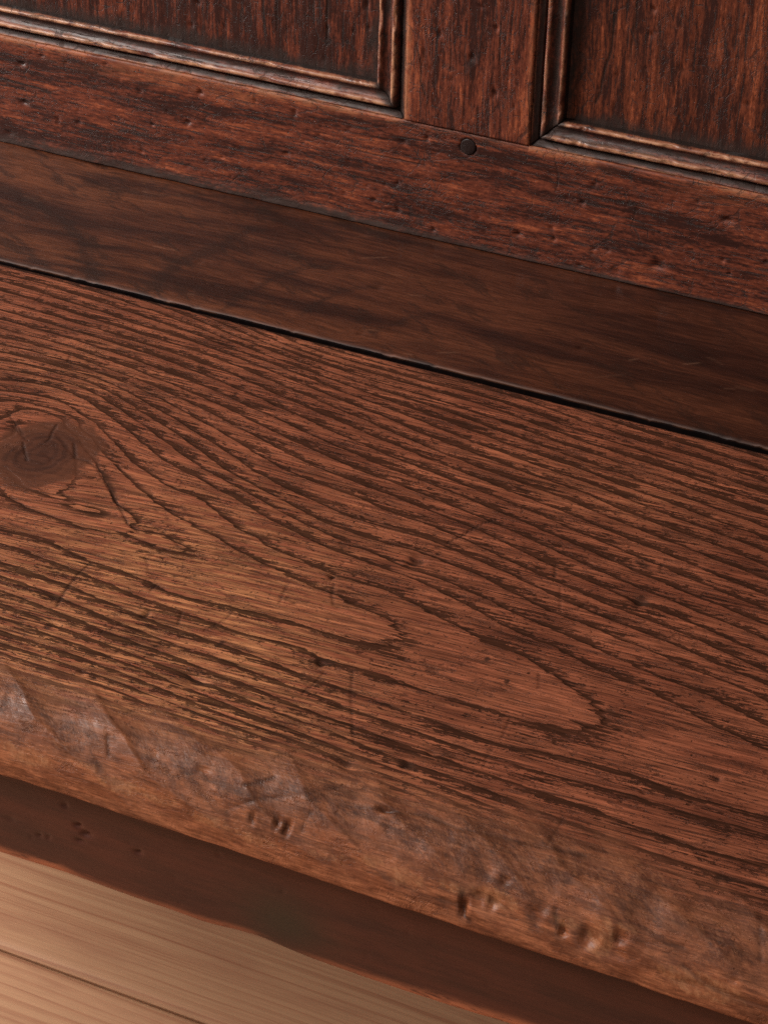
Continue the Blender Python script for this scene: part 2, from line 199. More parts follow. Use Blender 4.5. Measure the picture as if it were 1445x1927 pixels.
# ------------------------------------------------------------------ node helpers
class NT:
    def __init__(s, name):
        s.mat = bpy.data.materials.new(name); s.mat.use_nodes = True
        s.t = s.mat.node_tree; s.t.nodes.clear()
        s.out = s.t.nodes.new('ShaderNodeOutputMaterial')
        s.bsdf = s.t.nodes.new('ShaderNodeBsdfPrincipled')
        s.t.links.new(s.bsdf.outputs[0], s.out.inputs[0])
        tc = s.t.nodes.new('ShaderNodeTexCoord')
        sp = s.t.nodes.new('ShaderNodeSeparateXYZ'); s.t.links.new(tc.outputs['Object'], sp.inputs[0])
        s.x, s.y, s.z = sp.outputs
    def inp(s, sock, v):
        if isinstance(v, (int, float)): sock.default_value = v
        elif isinstance(v, tuple): sock.default_value = (*v, 1) if len(v) == 3 and sock.type == 'RGBA' else v
        else: s.t.links.new(v, sock)
    def m(s, op, a, b=0.0, c=None, clamp=False):
        n = s.t.nodes.new('ShaderNodeMath'); n.operation = op; n.use_clamp = clamp
        s.inp(n.inputs[0], a); s.inp(n.inputs[1], b)
        if c is not None: s.inp(n.inputs[2], c)
        return n.outputs[0]
    def add(s, a, b): return s.m('ADD', a, b)
    def sub(s, a, b): return s.m('SUBTRACT', a, b)
    def mul(s, a, b): return s.m('MULTIPLY', a, b)
    def mx(s, a, b): return s.m('MAXIMUM', a, b)
    def inv(s, a): return s.m('SUBTRACT', 1.0, a)
    def fract(s, a): return s.m('FRACT', a)
    def step(s, a, lo, hi, o0=0.0, o1=1.0):
        n = s.t.nodes.new('ShaderNodeMapRange'); n.interpolation_type = 'SMOOTHSTEP'
        s.inp(n.inputs[0], a); n.inputs[1].default_value = lo; n.inputs[2].default_value = hi
        n.inputs[3].default_value = o0; n.inputs[4].default_value = o1
        return n.outputs[0]
    def vec(s, a, b, c=0.0):
        n = s.t.nodes.new('ShaderNodeCombineXYZ')
        s.inp(n.inputs[0], a); s.inp(n.inputs[1], b); s.inp(n.inputs[2], c)
        return n.outputs[0]
    def noise(s, a, b, fa, fb, seed=0.0, detail=2.0, rough=.5, dist=0.0, lac=2.0):
        n = s.t.nodes.new('ShaderNodeTexNoise'); n.noise_dimensions = '3D'
        s.inp(n.inputs['Vector'], s.vec(s.mul(a, fa), s.mul(b, fb), seed))
        n.inputs['Scale'].default_value = 1.0; n.inputs['Detail'].default_value = detail
        n.inputs['Roughness'].default_value = rough; n.inputs['Distortion'].default_value = dist
        n.inputs['Lacunarity'].default_value = lac
        return n.outputs[0]
    def crack(s, a, b, fa, fb, seed=0.0):
        n = s.t.nodes.new('ShaderNodeTexVoronoi'); n.feature = 'DISTANCE_TO_EDGE'
        s.inp(n.inputs['Vector'], s.vec(s.mul(a, fa), s.mul(b, fb), seed)); n.inputs['Scale'].default_value = 1.0
        return n.outputs['Distance']
    def attr(s, name):
        n = s.t.nodes.new('ShaderNodeAttribute'); n.attribute_name = name
        return n.outputs['Fac']
    def mix(s, f, a, b, mode='MIX'):
        n = s.t.nodes.new('ShaderNodeMix'); n.data_type = 'RGBA'; n.blend_type = mode
        s.inp(n.inputs[0], f); s.inp(n.inputs[6], a); s.inp(n.inputs[7], b)
        return n.outputs[2]
    def bright(s, c, f):
        n = s.t.nodes.new('ShaderNodeVectorMath'); n.operation = 'SCALE'
        s.inp(n.inputs[0], c); s.inp(n.inputs['Scale'], f)
        return n.outputs[0]
    def done(s, color, rough, height=None, dist=.0004, strength=1.0, spec=.5):
        s.inp(s.bsdf.inputs['Base Color'], color); s.inp(s.bsdf.inputs['Roughness'], rough)
        s.inp(s.bsdf.inputs['Specular IOR Level'], spec)
        if height is not None:
            b = s.t.nodes.new('ShaderNodeBump'); b.inputs['Distance'].default_value = dist
            b.inputs['Strength'].default_value = strength
            s.inp(b.inputs['Height'], height)
            s.t.links.new(b.outputs[0], s.bsdf.inputs['Normal'])
        return s.mat

# ------------------------------------------------------------------ materials
def mat_seat():
    n = NT('worn_elm_seat')
    x, f = n.x, n.attr('fiber')
    ring, wear, gold, scr, stain, knot, kr = (n.attr(a) for a in ('ring', 'wear', 'gold', 'scratch', 'stain', 'knot', 'knotr'))
    # growth rings: a sharp dark line of open pores fading outwards
    wob = n.add(n.mul(n.sub(n.noise(x, f, 22, 260, 1, 2, .5), .5), .34), n.mul(n.sub(n.noise(x, f, 180, 700, 2, 1), .5), .13))
    r0 = n.add(ring, wob)
    fr = n.fract(r0)
    late = n.step(fr, .50, .95)
    fd = n.mul(fr, n.attr('ringgap'))
    band = n.m('POWER', n.inv(n.m('MINIMUM', n.mul(fd, 1.35), 1.0)), 1.5)
    edge = n.mul(n.step(fd, 0.0, .03), n.step(fd, .25, .06))
    p1 = n.noise(x, f, 60, 980, 3, 3, .66)
    p2 = n.noise(x, f, 300, 700, 4, 2, .65)
    p3 = n.noise(x, f, 24, 170, 5, 4, .62)
    s = n.add(n.add(n.mul(p1, .60), n.mul(p2, .40)), n.add(n.mul(band, .22), n.mul(n.sub(p3, .5), .50)))
    s = n.sub(s, n.mul(late, .05))
    pores = n.step(s, .600, .628)
    line = n.mul(edge, n.step(n.add(n.mul(n.noise(x, f, 34, 260, 6, 3, .6), .5), n.mul(n.noise(x, f, 50, 900, 16, 2, .6), .5)), .39, .52))
    line = n.mx(line, n.mul(edge, n.mul(n.step(n.attr('ringgap'), 1.5, 2.4), .9)))
    flecks = n.step(n.noise(x, f, 240, 420, 7, 3, .75), .615, .65)
    specks = n.step(n.noise(x, f, 420, 420, 27, 1, .5), .75, .775)
    fine = n.noise(x, f, 34, 900, 8, 3, .75)
    fine2 = n.noise(x, f, 90, 1500, 28, 1, .5)
    mott = n.noise(x, f, 22, 60, 9, 4, .6)
    blot = n.step(n.noise(x, f, 60, 150, 10, 6, .80), .575, .635)
    base = n.mix(n.step(mott, .3, .7), (.160, .0440, .0215), (.255, .0765, .0370))
    base = n.bright(base, n.add(1.0, n.mul(n.attr('calm'), .20)))
    base = n.mix(n.mul(n.mul(gold, .9), n.step(n.noise(x, f, 60, 420, 11, 3, .6), .36, .62)), base, (.385, .152, .064))
    base = n.bright(base, n.step(fine, .30, .70, .46, 1.60))
    base = n.bright(base, n.step(fine2, .28, .72, .82, 1.18))
    base = n.bright(base, n.step(n.noise(x, f, 12, 240, 31, 3, .6), .3, .7, .78, 1.16))
    thr = n.step(n.noise(x, f, 24, 980, 41, 3, .74), .555, .595)
    thr = n.mul(thr, n.step(n.noise(x, f, 18, 90, 42, 3, .6), .38, .60))
    nib = n.mul(n.step(n.noise(x, f, 420, 1000, 43, 3, .75), .60, .64), n.step(p3, .42, .60))
    soft = n.inv(n.mul(n.mx(wear, knot), .80))
    dark = n.mx(n.mul(pores, .84), n.mul(line, .93))
    dark = n.mx(dark, n.mul(flecks, .70))
    dark = n.mx(dark, n.mx(n.mul(thr, .78), n.mul(nib, .72)))
    dark = n.mul(dark, n.mul(soft, n.inv(n.mul(n.mul(n.attr('calm'), n.step(fd, .10, .32)), .72))))
    dark = n.mx(dark, n.mul(blot, n.sub(.55, n.mul(late, .25))))
    dark = n.mx(dark, n.mul(specks, .85))
    col = n.mix(dark, base, (.020, .0078, .0038))
    # stains of old polish and ink, knot, scratches
    sn = n.step(n.add(stain, n.mul(n.sub(n.noise(x, n.y, 150, 260, 12, 5, .75), .5), 1.9)), .38, .95)
    sn = n.mul(sn, n.inv(n.mul(n.step(fr, .62, .92), n.step(stain, 1.2, .9))))
    col = n.mix(n.mul(sn, .74), col, (.026, .011, .0065))
    kw = n.noise(x, n.y, 130, 130, 14, 4, .65)
    kring = n.m('SINE', n.add(n.mul(kr, 40.0), n.mul(kw, 3.0)))
    kcol = n.mix(n.step(kring, -.9, .9), (.036, .0130, .0078), (.060, .0205, .0110))
    kcol = n.mix(n.mul(n.step(kw, .54, .66), .5), kcol, (.042, .0160, .0095))
    kcol = n.mix(n.mul(n.step(kr, .40, .12), .4), kcol, (.040, .0150, .009))
    kcol = n.mix(n.mul(n.step(n.add(kr, n.mul(kw, .5)), .62, 1.0), .55), kcol, (.120, .040, .019))
    col = n.mix(n.mul(n.step(n.add(knot, n.mul(n.sub(kw, .5), .8)), .25, .65), .88), col, kcol)
    # smooth worn front edge: mottled brown wax over tan wood
    t = n.attr('edge')
    u = n.add(x, n.mul(n.y, 1.15))
    wm = n.noise(u, t, 70, 4.0, 15, 5, .68, .6)
    wm2 = n.noise(u, t, 330, 11, 16, 3, .75)
    wcol = n.mix(n.step(wm, .41, .59), (.100, .0340, .0170), (.215, .075, .035))
    wcol = n.mix(n.mul(n.step(n.noise(u, t, 520, 22, 46, 4, .8), .50, .58), .42), wcol, (.300, .120, .058))
    wcol = n.mix(n.mul(n.step(n.noise(u, t, 170, 12, 17, 6, .82), .55, .61), .68), wcol, (.042, .0185, .0120))
    low = n.mix(n.step(n.noise(x, t, 60, 9, 18, 4, .7), .4, .62), (.200, .062, .027), (.370, .128, .058))
    low = n.bright(low, n.step(n.noise(x, t, 90, 60, 38, 5, .8), .36, .64, .55, 1.35))
    wcol = n.bright(wcol, n.step(n.noise(x, t, 60, 55, 39, 4, .8), .36, .64, .74, 1.25))
    wcol = n.mix(n.mul(n.step(n.add(t, n.mul(n.sub(wm, .5), 1.1)), .44, .80), .88), wcol, low)
    tn = n.step(n.add(n.attr('tan'), n.mul(n.sub(n.noise(u, t, 200, 14, 48, 6, .82), .5), 1.7)), .38, .66)
    tcol = n.bright(n.mix(n.step(wm2, .42, .58), (.30, .105, .044), (.42, .175, .078)), n.step(n.noise(u, t, 500, 40, 49, 4, .8), .36, .64, .70, 1.2))
    wcol = n.mix(n.mul(tn, .62), wcol, tcol)
    col = n.mix(n.mul(wear, .90), col, wcol)
    col = n.mix(n.mul(n.mul(n.mx(pores, n.mul(line, .8)), .26), wear), col, (.040, .018, .012))
    col = n.mix(n.m('MINIMUM', scr, 1.0), col, (.020, .009, .006))
    h = n.sub(n.add(n.mul(fine, .22), n.mul(fine2, .12)), n.add(n.mul(dark, .8), n.mul(scr, 1.2)))
    h = n.add(h, n.mul(n.mul(n.add(wm2, n.mul(n.noise(u, t, 900, 40, 19, 2), .6)), wear), .38))
    rough = n.add(n.add(.42, n.mul(dark, .30)), n.add(n.mul(p1, .14), n.mul(wear, n.add(n.mul(n.sub(wm2, .5), .6), -.08))))
    return n.done(col, rough, h, .00032, 1.0, n.mul(n.mul(n.inv(n.step(stain, 1.2, 1.45)), n.inv(n.mul(dark, .8))), n.sub(.22, n.mul(wear, .02))))

def mat_dark_oak(name, vertical=False, dark=(.040, .0125, .0088), mid=(.165, .0380, .0185), hot=(.36, .088, .034), amount=0.0, seed=0.0, cracks=1.0, worn_edge=(.34, .135, .064), patch=.32, spec=.38):
    """old dark polish worn through in streaks to red-brown wood"""
    n = NT(name)
    a, b = (n.z, n.x) if vertical else (n.x, n.z)
    edge, scr, grime, stain = (n.attr(q) for q in ('edge', 'scratch', 'grime', 'stain'))
    warp = n.mul(n.sub(n.noise(a, b, 12, 30, seed + 20, 2), .5), .006)
    b2 = n.add(b, warp)
    s1 = n.noise(a, b2, 75, 620, seed + 1, 4, .70)
    s2 = n.noise(a, b2, 22, 180, seed + 2, 4, .6)
    s3 = n.noise(a, b2, 330, 760, seed + 3, 3, .75)
    worn = n.add(n.add(n.mul(s1, .50), n.mul(s2, .55)), n.add(n.mul(s3, .32), -.20 + amount))
    worn = n.add(worn, n.add(n.mul(edge, .30), n.mul(n.sub(n.noise(a, b, 9, 38, seed + 43, 3, .6), .5), patch)))
    c = n.mix(n.step(worn, .41, .56), dark, mid)
    c = n.mix(n.mul(n.step(worn, .54, .64), n.step(n.noise(a, b, 90, 520, seed + 33, 4, .75), .40, .54)), c, hot)
    c = n.mix(n.mul(edge, n.step(n.noise(a, b, 110, 300, seed + 4, 5, .8), .40, .52)), c, worn_edge)
    lines = n.step(n.noise(a, b2, 34, 760, seed + 5, 4, .74), .575, .615)
    c = n.mix(n.mul(lines, .70), c, (.014, .0070, .005))
    # short checks across the grain
    chk = n.step(n.noise(a, b, 650, 95, seed + 6, 3, .6), .655, .70)
    chk = n.mul(chk, n.step(n.noise(a, b, 30, 45, seed + 7, 2), .42, .60))
    c = n.mix(n.mul(chk, .8 * cracks), c, (.012, .0065, .005))
    wa = n.mul(n.sub(n.noise(a, b, 120, 120, seed + 60, 3, .7), .5), .012)
    ck = n.step(n.crack(n.add(a, wa), n.add(b, wa), 150, 380, seed + 61), .045, .015)
    ck = n.mul(ck, n.step(n.noise(a, b, 26, 60, seed + 62, 4, .65), .50, .60))
    ck2 = n.mul(n.step(n.crack(n.add(a, wa), b, 45, 62, seed + 63), .022, .008), n.step(n.noise(a, b, 40, 60, seed + 64, 3, .65), .48, .58))
    ck = n.mx(ck, ck2)
    c = n.mix(n.mul(ck, .55 * cracks), c, (.012, .0065, .005))
    chk = n.mx(chk, n.mul(ck, .6 * cracks))
    fleck = n.step(n.noise(a, b, 340, 420, seed + 8, 3, .7), .655, .685)
    c = n.mix(n.mul(fleck, .75), c, (.016, .009, .007))
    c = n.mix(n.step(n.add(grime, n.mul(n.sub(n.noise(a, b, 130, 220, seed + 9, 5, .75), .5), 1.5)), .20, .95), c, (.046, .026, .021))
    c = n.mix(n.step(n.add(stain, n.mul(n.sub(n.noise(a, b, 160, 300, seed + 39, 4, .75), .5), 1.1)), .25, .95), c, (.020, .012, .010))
    c = n.mix(n.m('MINIMUM', scr, 1.0), c, (.014, .008, .006))
    h = n.sub(n.add(n.mul(s3, .30), n.mul(s1, .45)), n.add(n.mul(lines, .35), n.add(n.mul(chk, .5), n.mul(fleck, .7))))
    h = n.sub(h, scr)
    rough = n.add(n.add(n.add(.29, n.mul(s3, .20)), n.mul(n.step(worn, .4, .7), .10)), n.sub(n.add(n.mul(grime, .22), n.mul(n.mx(lines, chk), .35)), n.mul(n.m('MINIMUM', stain, 1.0), .12)))
    return n.done(c, rough, h, .00024, 1.0, n.mul(n.inv(n.mul(grime, .55)), spec))

def mat_rear():
    n = NT('dark_polished_seat_strip')
    x, y = n.x, n.y
    scr, fig, edge = n.attr('scratch'), n.attr('stain'), n.attr('edge')
    warp = n.mul(n.sub(n.noise(x, y, 10, 22, 3, 3), .5), .022)
    y2 = n.add(y, warp)
    a = n.noise(x, y2, 9, 60, 1, 5, .60)
    b = n.noise(x, y2, 50, 560, 2, 4, .7)
    d = n.noise(x, y, 9, 24, 4, 4, .6)
    c = n.mix(n.step(a, .34, .66), (.024, .0070, .0040), (.072, .0205, .0098))
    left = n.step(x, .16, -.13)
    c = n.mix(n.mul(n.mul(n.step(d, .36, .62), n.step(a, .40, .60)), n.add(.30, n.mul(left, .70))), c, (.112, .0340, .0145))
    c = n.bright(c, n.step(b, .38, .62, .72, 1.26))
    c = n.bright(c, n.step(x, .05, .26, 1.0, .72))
    c = n.mix(n.mul(n.step(n.noise(x, y2, 60, 430, 6, 4, .75), .62, .72), n.mul(n.step(d, .42, .60), .55)), c, (.23, .088, .038))
    c = n.mix(n.mul(n.step(n.noise(x, n.add(y2, n.mul(x, .5)), 26, 70, 16, 5, .70), .54, .62), .62), c, (.020, .0080, .0050))
    fg = n.step(n.add(fig, n.mul(n.sub(n.noise(x, y, 70, 130, 7, 6, .78), .5), 1.5)), .22, .70)
    c = n.mix(n.mul(fg, .62), c, (.017, .0072, .0050))
    c = n.mix(n.step(fig, 1.2, 1.8), c, (.006, .004, .004))
    c = n.mix(n.mul(n.step(n.noise(x, y2, 170, 900, 8, 3, .75), .57, .66), .45), c, (.014, .006, .004))
    c = n.bright(c, n.step(n.noise(x, y2, 60, 1300, 18, 2, .6), .3, .7, .82, 1.2))
    c = n.mix(n.mul(edge, .6), c, (.14, .055, .028))
    c = n.mix(n.mul(n.m('MINIMUM', scr, 1.0), .35), c, (.28, .13, .075))
    h = n.sub(n.mul(b, .3), n.mul(scr, .3))
    return n.done(c, n.add(n.add(.20, n.mul(n.noise(x, y, 90, 120, 9, 3), .16)), n.mul(n.step(y, -.1105, -.1125), .40)), h, .00014, 1.0, n.mul(n.inv(n.step(fig, 1.2, 1.8)), .5))

def mat_apron():
    n = NT('dark_polished_apron')
    x, z = n.x, n.z
    edge, scr = n.attr('edge'), n.attr('scratch')
    a = n.noise(x, z, 14, 90, 1, 4, .6)
    b = n.noise(x, z, 60, 700, 2, 3, .6)
    c = n.mix(n.step(a, .32, .68), (.056, .0170, .0105), (.098, .0260, .0140))
    c = n.bright(c, n.step(b, .2, .8, .84, 1.14))
    c = n.mix(n.mul(n.step(n.noise(x, z, 45, 380, 5, 3, .7), .66, .76), .55), c, (.22, .060, .028))
    c = n.mix(n.m('MINIMUM', n.attr('stain'), 1.0), c, (.036, .027, .0150))
    e = n.mul(edge, n.step(n.noise(x, z, 50, 240, 6, 3, .7), .30, .50))
    c = n.mix(e, c, (.50, .160, .072))
    c = n.mix(n.mul(edge, n.step(n.noise(x, z, 120, 900, 16, 3, .7), .58, .66)), c, (.03, .013, .009))
    c = n.mix(n.mul(n.step(n.noise(x, z, 330, 330, 7, 1), .79, .81), .7), c, (.40, .22, .14))
    return n.done(c, n.add(.42, n.mul(n.noise(x, z, 60, 90, 8, 3), .2)), n.sub(n.mul(b, .4), scr), .00012, 1.0, .4)

def mat_floor():
    n = NT('scrubbed_pine_floorboard')
    oi = n.t.nodes.new('ShaderNodeObjectInfo')
    r = n.mul(oi.outputs['Random'], 37.0)
    x, y = n.x, n.y
    w = n.mul(n.sub(n.noise(x, y, 2.2, 6, 1, 2, .5), .5), .02)
    yy = n.add(n.add(y, w), r)
    g = n.m('FRACT', n.mul(yy, 150.0))
    g = n.add(n.mul(n.noise(x, yy, 3.0, 260, 2, 3, .6), .8), n.mul(n.m('POWER', g, 2.0), .13))
    c = n.mix(n.step(g, .34, .72), (.64, .350, .195), (.455, .195, .105))
    c = n.mix(n.mul(n.step(n.noise(x, yy, 7, 30, 3, 4, .6), .45, .70), .55), c, (.420, .175, .100))
    c = n.mix(n.mul(n.step(n.noise(x, yy, 45, 90, 4, 3, .65), .69, .77), .65), c, (.18, .075, .048))
    c = n.bright(c, n.step(n.noise(x, yy, 30, 1500, 5, 2, .6), .2, .8, .90, 1.08))
    return n.done(c, .55, n.mul(g, -.3), .0003, 1.0, .35)

M_SEAT, M_REAR, M_APRON, M_FLOOR = mat_seat(), mat_rear(), mat_apron(), mat_floor()
M_RAIL = mat_dark_oak('worn_red_oak_rail', amount=.01, seed=0)
M_MUNTIN = mat_dark_oak('worn_red_oak_muntin', True, amount=.015, seed=50)
M_PANEL_L = mat_dark_oak('worn_red_oak_panel_left', True, amount=-.045, seed=100)
M_PANEL_R = mat_dark_oak('worn_red_oak_panel_right', True, mid=(.155, .036, .0155), amount=.01, seed=150)
M_MOULD_H = mat_dark_oak('moulding_grain_along', amount=-.02, seed=200, hot=(.26, .085, .040), worn_edge=(.55, .26, .13), spec=.7)
M_MOULD_V = mat_dark_oak('moulding_grain_up', True, amount=-.02, seed=250, hot=(.26, .085, .040), worn_edge=(.52, .24, .12), spec=.6)
M_PEG = mat_dark_oak('end_grain_peg', True, amount=-.25, seed=300, dark=(.022, .0120, .0105), mid=(.030, .0150, .0125), hot=(.05, .024, .02), cracks=0, patch=0, spec=.2)
M_LEG = mat_dark_oak('dark_oak_leg', True, amount=0, seed=320)
def flat_attrs(shape, **kw):
    d = {k: np.zeros(shape) for k in ('edge', 'scratch', 'grime', 'stain')}
    d.update(kw); return d

# ------------------------------------------------------------------ the bench
bench = bpy.data.objects.new('settle_bench', None); scene.collection.objects.link(bench)
bench['label'] = 'antique dark brown wooden settle bench with worn plank seat and panelled back'
bench['category'] = 'bench'
X0, X1 = -.50, .70

def axis(lo, a, b, hi, fine, coarse):
    return np.unique(np.concatenate([np.arange(lo, a, coarse), np.arange(a, b, fine), np.arange(b, hi, coarse), [hi]]))

# --- ring field over the seat: thin-plate spline through the traced growth rings
def ring_field(x, y):
    pts = np.array(RING, float); S = np.array([10, 22.])
    A = pts[:, :2] * 1e-4 * S; v = pts[:, 2]; k = len(A)
    def U(r2): return np.where(r2 > 1e-18, .5 * r2 * np.log(r2 + 1e-18), 0)
    K = U(((A[:, None] - A[None]) ** 2).sum(2)) + 2e-3 * np.eye(k)
    Q = np.c_[np.ones(k), A]
    w = np.linalg.solve(np.block([[K, Q], [Q.T, np.zeros((3, 3))]]), np.r_[v, 0, 0, 0])
    B = np.c_[x.ravel(), y.ravel()] * S
    out = np.zeros(len(B)); A2 = (A ** 2).sum(1)
    for i in range(0, len(B), 30000):
        b = B[i:i + 30000]
        r2 = np.maximum((b ** 2).sum(1)[:, None] + A2[None] - 2 * b @ A.T, 0)
        out[i:i + 30000] = U(r2) @ w[:k] + w[k] + b @ w[k + 1:]
    return out.reshape(x.shape)

# --- seat board
def build_seat():
    xs = axis(X0, -.165, .36, X1, .00085, .004)
    prof = [(-.1165, .4492), (-.1172, .4498), (-.119, .45)]
    ys = np.arange(-.1195, -.372, -.00080)
    prof += [(y, .45) for y in ys]
    nose = [(-.372, .45), (-.384, .4494), (-.3935, .4462), (-.4005, .4408), (-.4055, .4345), (-.4085, .4285), (-.4093, .4249), (-.4080, .4240)]
    na = np.array(nose); L = np.r_[0, np.cumsum(np.linalg.norm(np.diff(na, axis=0), axis=1))]
    t = np.linspace(0, L[-1], 84)
    # smooth the polyline a little
    ny = np.interp(t, L, na[:, 0]); nz = np.interp(t, L, na[:, 1])
    for _ in range(30):
        ny[1:-4] = (ny[:-5] + ny[1:-4] * 2 + ny[2:-3]) / 4; nz[1:-4] = (nz[:-5] + nz[1:-4] * 2 + nz[2:-3]) / 4
    n_under = 9
    under = [(-.4065, .4236), (-.403, .4235), (-.36, .4235), (-.28, .4235), (-.2, .4235), (-.13, .4235), (-.1185, .4236), (-.1172, .4242), (-.1168, .4260)]
    P2 = np.array(prof + list(zip(ny[1:], nz[1:])) + under)
    s = np.r_[0, np.cumsum(np.linalg.norm(np.diff(P2, axis=0), axis=1))]
    d = np.gradient(P2, s, axis=0)
    N = np.c_[d[:, 1], -d[:, 0]]; N /= np.linalg.norm(N, axis=1)[:, None]
    X, S = np.meshgrid(xs, s, indexing='ij')
    Y = np.broadcast_to(P2[:, 0], X.shape).copy(); Z = np.broadcast_to(P2[:, 1], X.shape).copy()
    s_n = s[len(prof)]; s_e = s[-1 - n_under]
    e = (S - s_n) / (s_e - s_n)                       # 0 at start of the rounding, 1 at the lower arris
    YS = np.where(S > s_n, P2[len(prof), 0] - (S - s_n), Y)     # distance measured along the skin of the board
    ring = ring_field(X, Y - np.clip(S - s_n, 0, 1) * .35)
    fr = ring - np.floor(ring)
    gx = np.gradient(ring, axis=0) / np.gradient(X, axis=0); gy = np.gradient(ring, axis=1) / np.gradient(S, axis=1)
    gap = np.clip(1 / (np.hypot(gx, gy) + 1e-6) / .0095, .75, 4)
    # undulating surface, hand-planed
    h = .00035 * fbm(X * 16, Y * 22, 5) + .00012 * fbm(X * 60, Y * 160, 8)
    h += .00016 * np.exp(-(fr * 5) ** 2) * -1 * smooth(-.1, .2, -e)
    # drawknife facets on the rounded edge: shallow hollows meeting in slanting ridges
    ph = (X * 1.0 - (S - s_n) * 1.25 - 9.0 * (S - s_n) ** 2 + .016 * fbm(X * 19, S * 0, 21)) / .033 + .42 * fbm(X * 15, S * 30, 22)
    fc = ph - np.floor(ph); fid = np.floor(ph)
    amp = .4 + .8 * (np.sin(fid * 12.9898) * 43758.5453 % 1.0)
    right = smooth(.16, .24, X)
    m = smooth(.02, .40, e) * (1 - smooth(.72, 1.0, e))
    fs = fc ** .75; ridge = 1 - 4 * fs * (1 - fs); ridge = np.where(ridge > .9, .9 + (ridge - .9) * .5, ridge)
    h += .00120 * m * amp * (ridge - .5) * (1 - .3 * right)
    h += m * (.00024 * fbm(X * 110, S * 80, 31) + .00007 * fbm(X * 420, S * 260, 33, 2))
    h += right * m * (.0008 * fbm(X * 75, S * 60, 41, 3))
    h += .0006 * smooth(.8, 1, e) * fbm(X * 50, S * 0 + .5, 44)
    dp, dm = pits(X, YS, SEAT_PITS)
    rnd = random_pits(-.15, .34, -.395, -.125, 150, .0004, .0016, 2.5, .5, 3)
    dp2, dm2 = pits(X, YS, rnd)
    lip = pits(X, YS, [(a, b, c * 1.9, d * 1.9, k) for a, b, c, d, k in SEAT_PITS if b < -3850])[0]
    h += lip * .35 * (1 - np.minimum(dm * 1.6, 1))
    h -= dp * np.where(YS < -.385, 1.25, .9) + dp2
    scr = np.zeros(X.shape)
    for w, dd, pl in SCRATCH:
        scr = np.maximum(scr, dd * .62 * (1 - .4 * fbm(X * 150, Y * 150, 35)) * polymask(X, YS, [(a * 1e-4, b * 1e-4) for a, b in pl], np.where(YS < -.375, .00085, max(w * .62e-3, .00062)) ))
    r = np.random.RandomState(11)                     # small knife nicks
    for i in range(70):
        cx, cy = r.uniform(-.14, .33), r.uniform(-.39, -.13); a = r.uniform(-.6, 2.4); l = r.uniform(.002, .008)
        sel = (abs(X - cx) < .01) & (abs(Y - cy) < .01)
        if sel.any():
            mk = polymask(X[sel], Y[sel], [(cx, cy), (cx + l * math.cos(a), cy + l * math.sin(a))], .0006)
            scr[sel] = np.maximum(scr[sel], mk * r.uniform(.1, .45))
    h -= scr * .00008
    _, stain = pits(X, Y, [(a, b, c * 1.15, d * 1.15, 1) for a, b, c, d, k in STAIN])
    st = np.zeros(X.shape)
    for q in STAIN:
        _, mk = pits(X, YS, [q]); st = np.maximum(st, mk * q[4])
    st = np.maximum(st, np.minimum(dm * 1.4, 1) * .9 * (1 - m * .5))
    st = np.maximum(st, np.minimum(dm2 * 1.5, 1) * .75)
    gd = np.zeros(X.shape)
    for a, b, c, d_, k in GOLD:
        gd += k * np.exp(-(((X - a * 1e-4) / (c * 1e-4)) ** 2 + ((Y - b * 1e-4) / (d_ * 1e-4)) ** 2))
    def zone(lst):
        z = np.zeros(X.shape)
        for a, b, c, d_, k in lst: z = np.maximum(z, k * np.exp(-(((X - a * 1e-4) / (c * 1e-4)) ** 2 + ((YS - b * 1e-4) / (d_ * 1e-4)) ** 2) ** 1.5))
        return z
    calm = zone(CALM); tan = zone(TAN)
    kx, ky = -.0290, -.2535
    kr = np.sqrt(((X - kx) / .0240) ** 2 + ((Y - ky) / .0310) ** 2)
    kr += .12 * fbm(X * 90, Y * 90, 71)
    knot = 1 - smooth(.60, 1.15, kr)
    # fibre direction: nearly straight, bending round the knot
    yr = Y - ky; rr = (X - kx) ** 2 / 1.9 + yr ** 2
    fib = yr * (1 - .00072 / (rr + .0011)) - .045 * X
    wear = smooth(-.05, .42, e + .22 * fbm(X * 30, S * 20, 81) + .12 * (ridge - .5) * (e > -.4)) 
    wear = np.clip(np.maximum(wear, zone(WORN) * smooth(-.6, .2, fbm(X * 60, YS * 90, 83) + .5)), 0, 1)
    h[:, -n_under:] = 0
    stu = np.zeros(len(s)); stu[:2] = 1.5; stu[-5:] = 1.5
    st = np.maximum(st, stu[None])
    wear[:, -n_under:] = 1; scr[:, -n_under:] = 0
    P = np.stack([X, Y + N[:, 0] * h, Z + N[:, 1] * h], -1)
    e = np.clip(e, -9, 1)
    # sagging, not quite straight back edge beside the open joint
    P[..., 1] += smooth(-.1215, -.1165, Y) * (-.0009 * smooth(-.2, .3, X) + .0003 * fbm(X * 25, X * 0, 91))
    return loop_solid('seat_board', P, M_SEAT, bench, dict(ring=ring, ringgap=gap, calm=calm, tan=tan, fiber=fib, wear=wear, gold=np.clip(gd, 0, 1), scratch=scr, stain=st, knot=knot, knotr=kr, edge=e))
seat_front = build_seat()

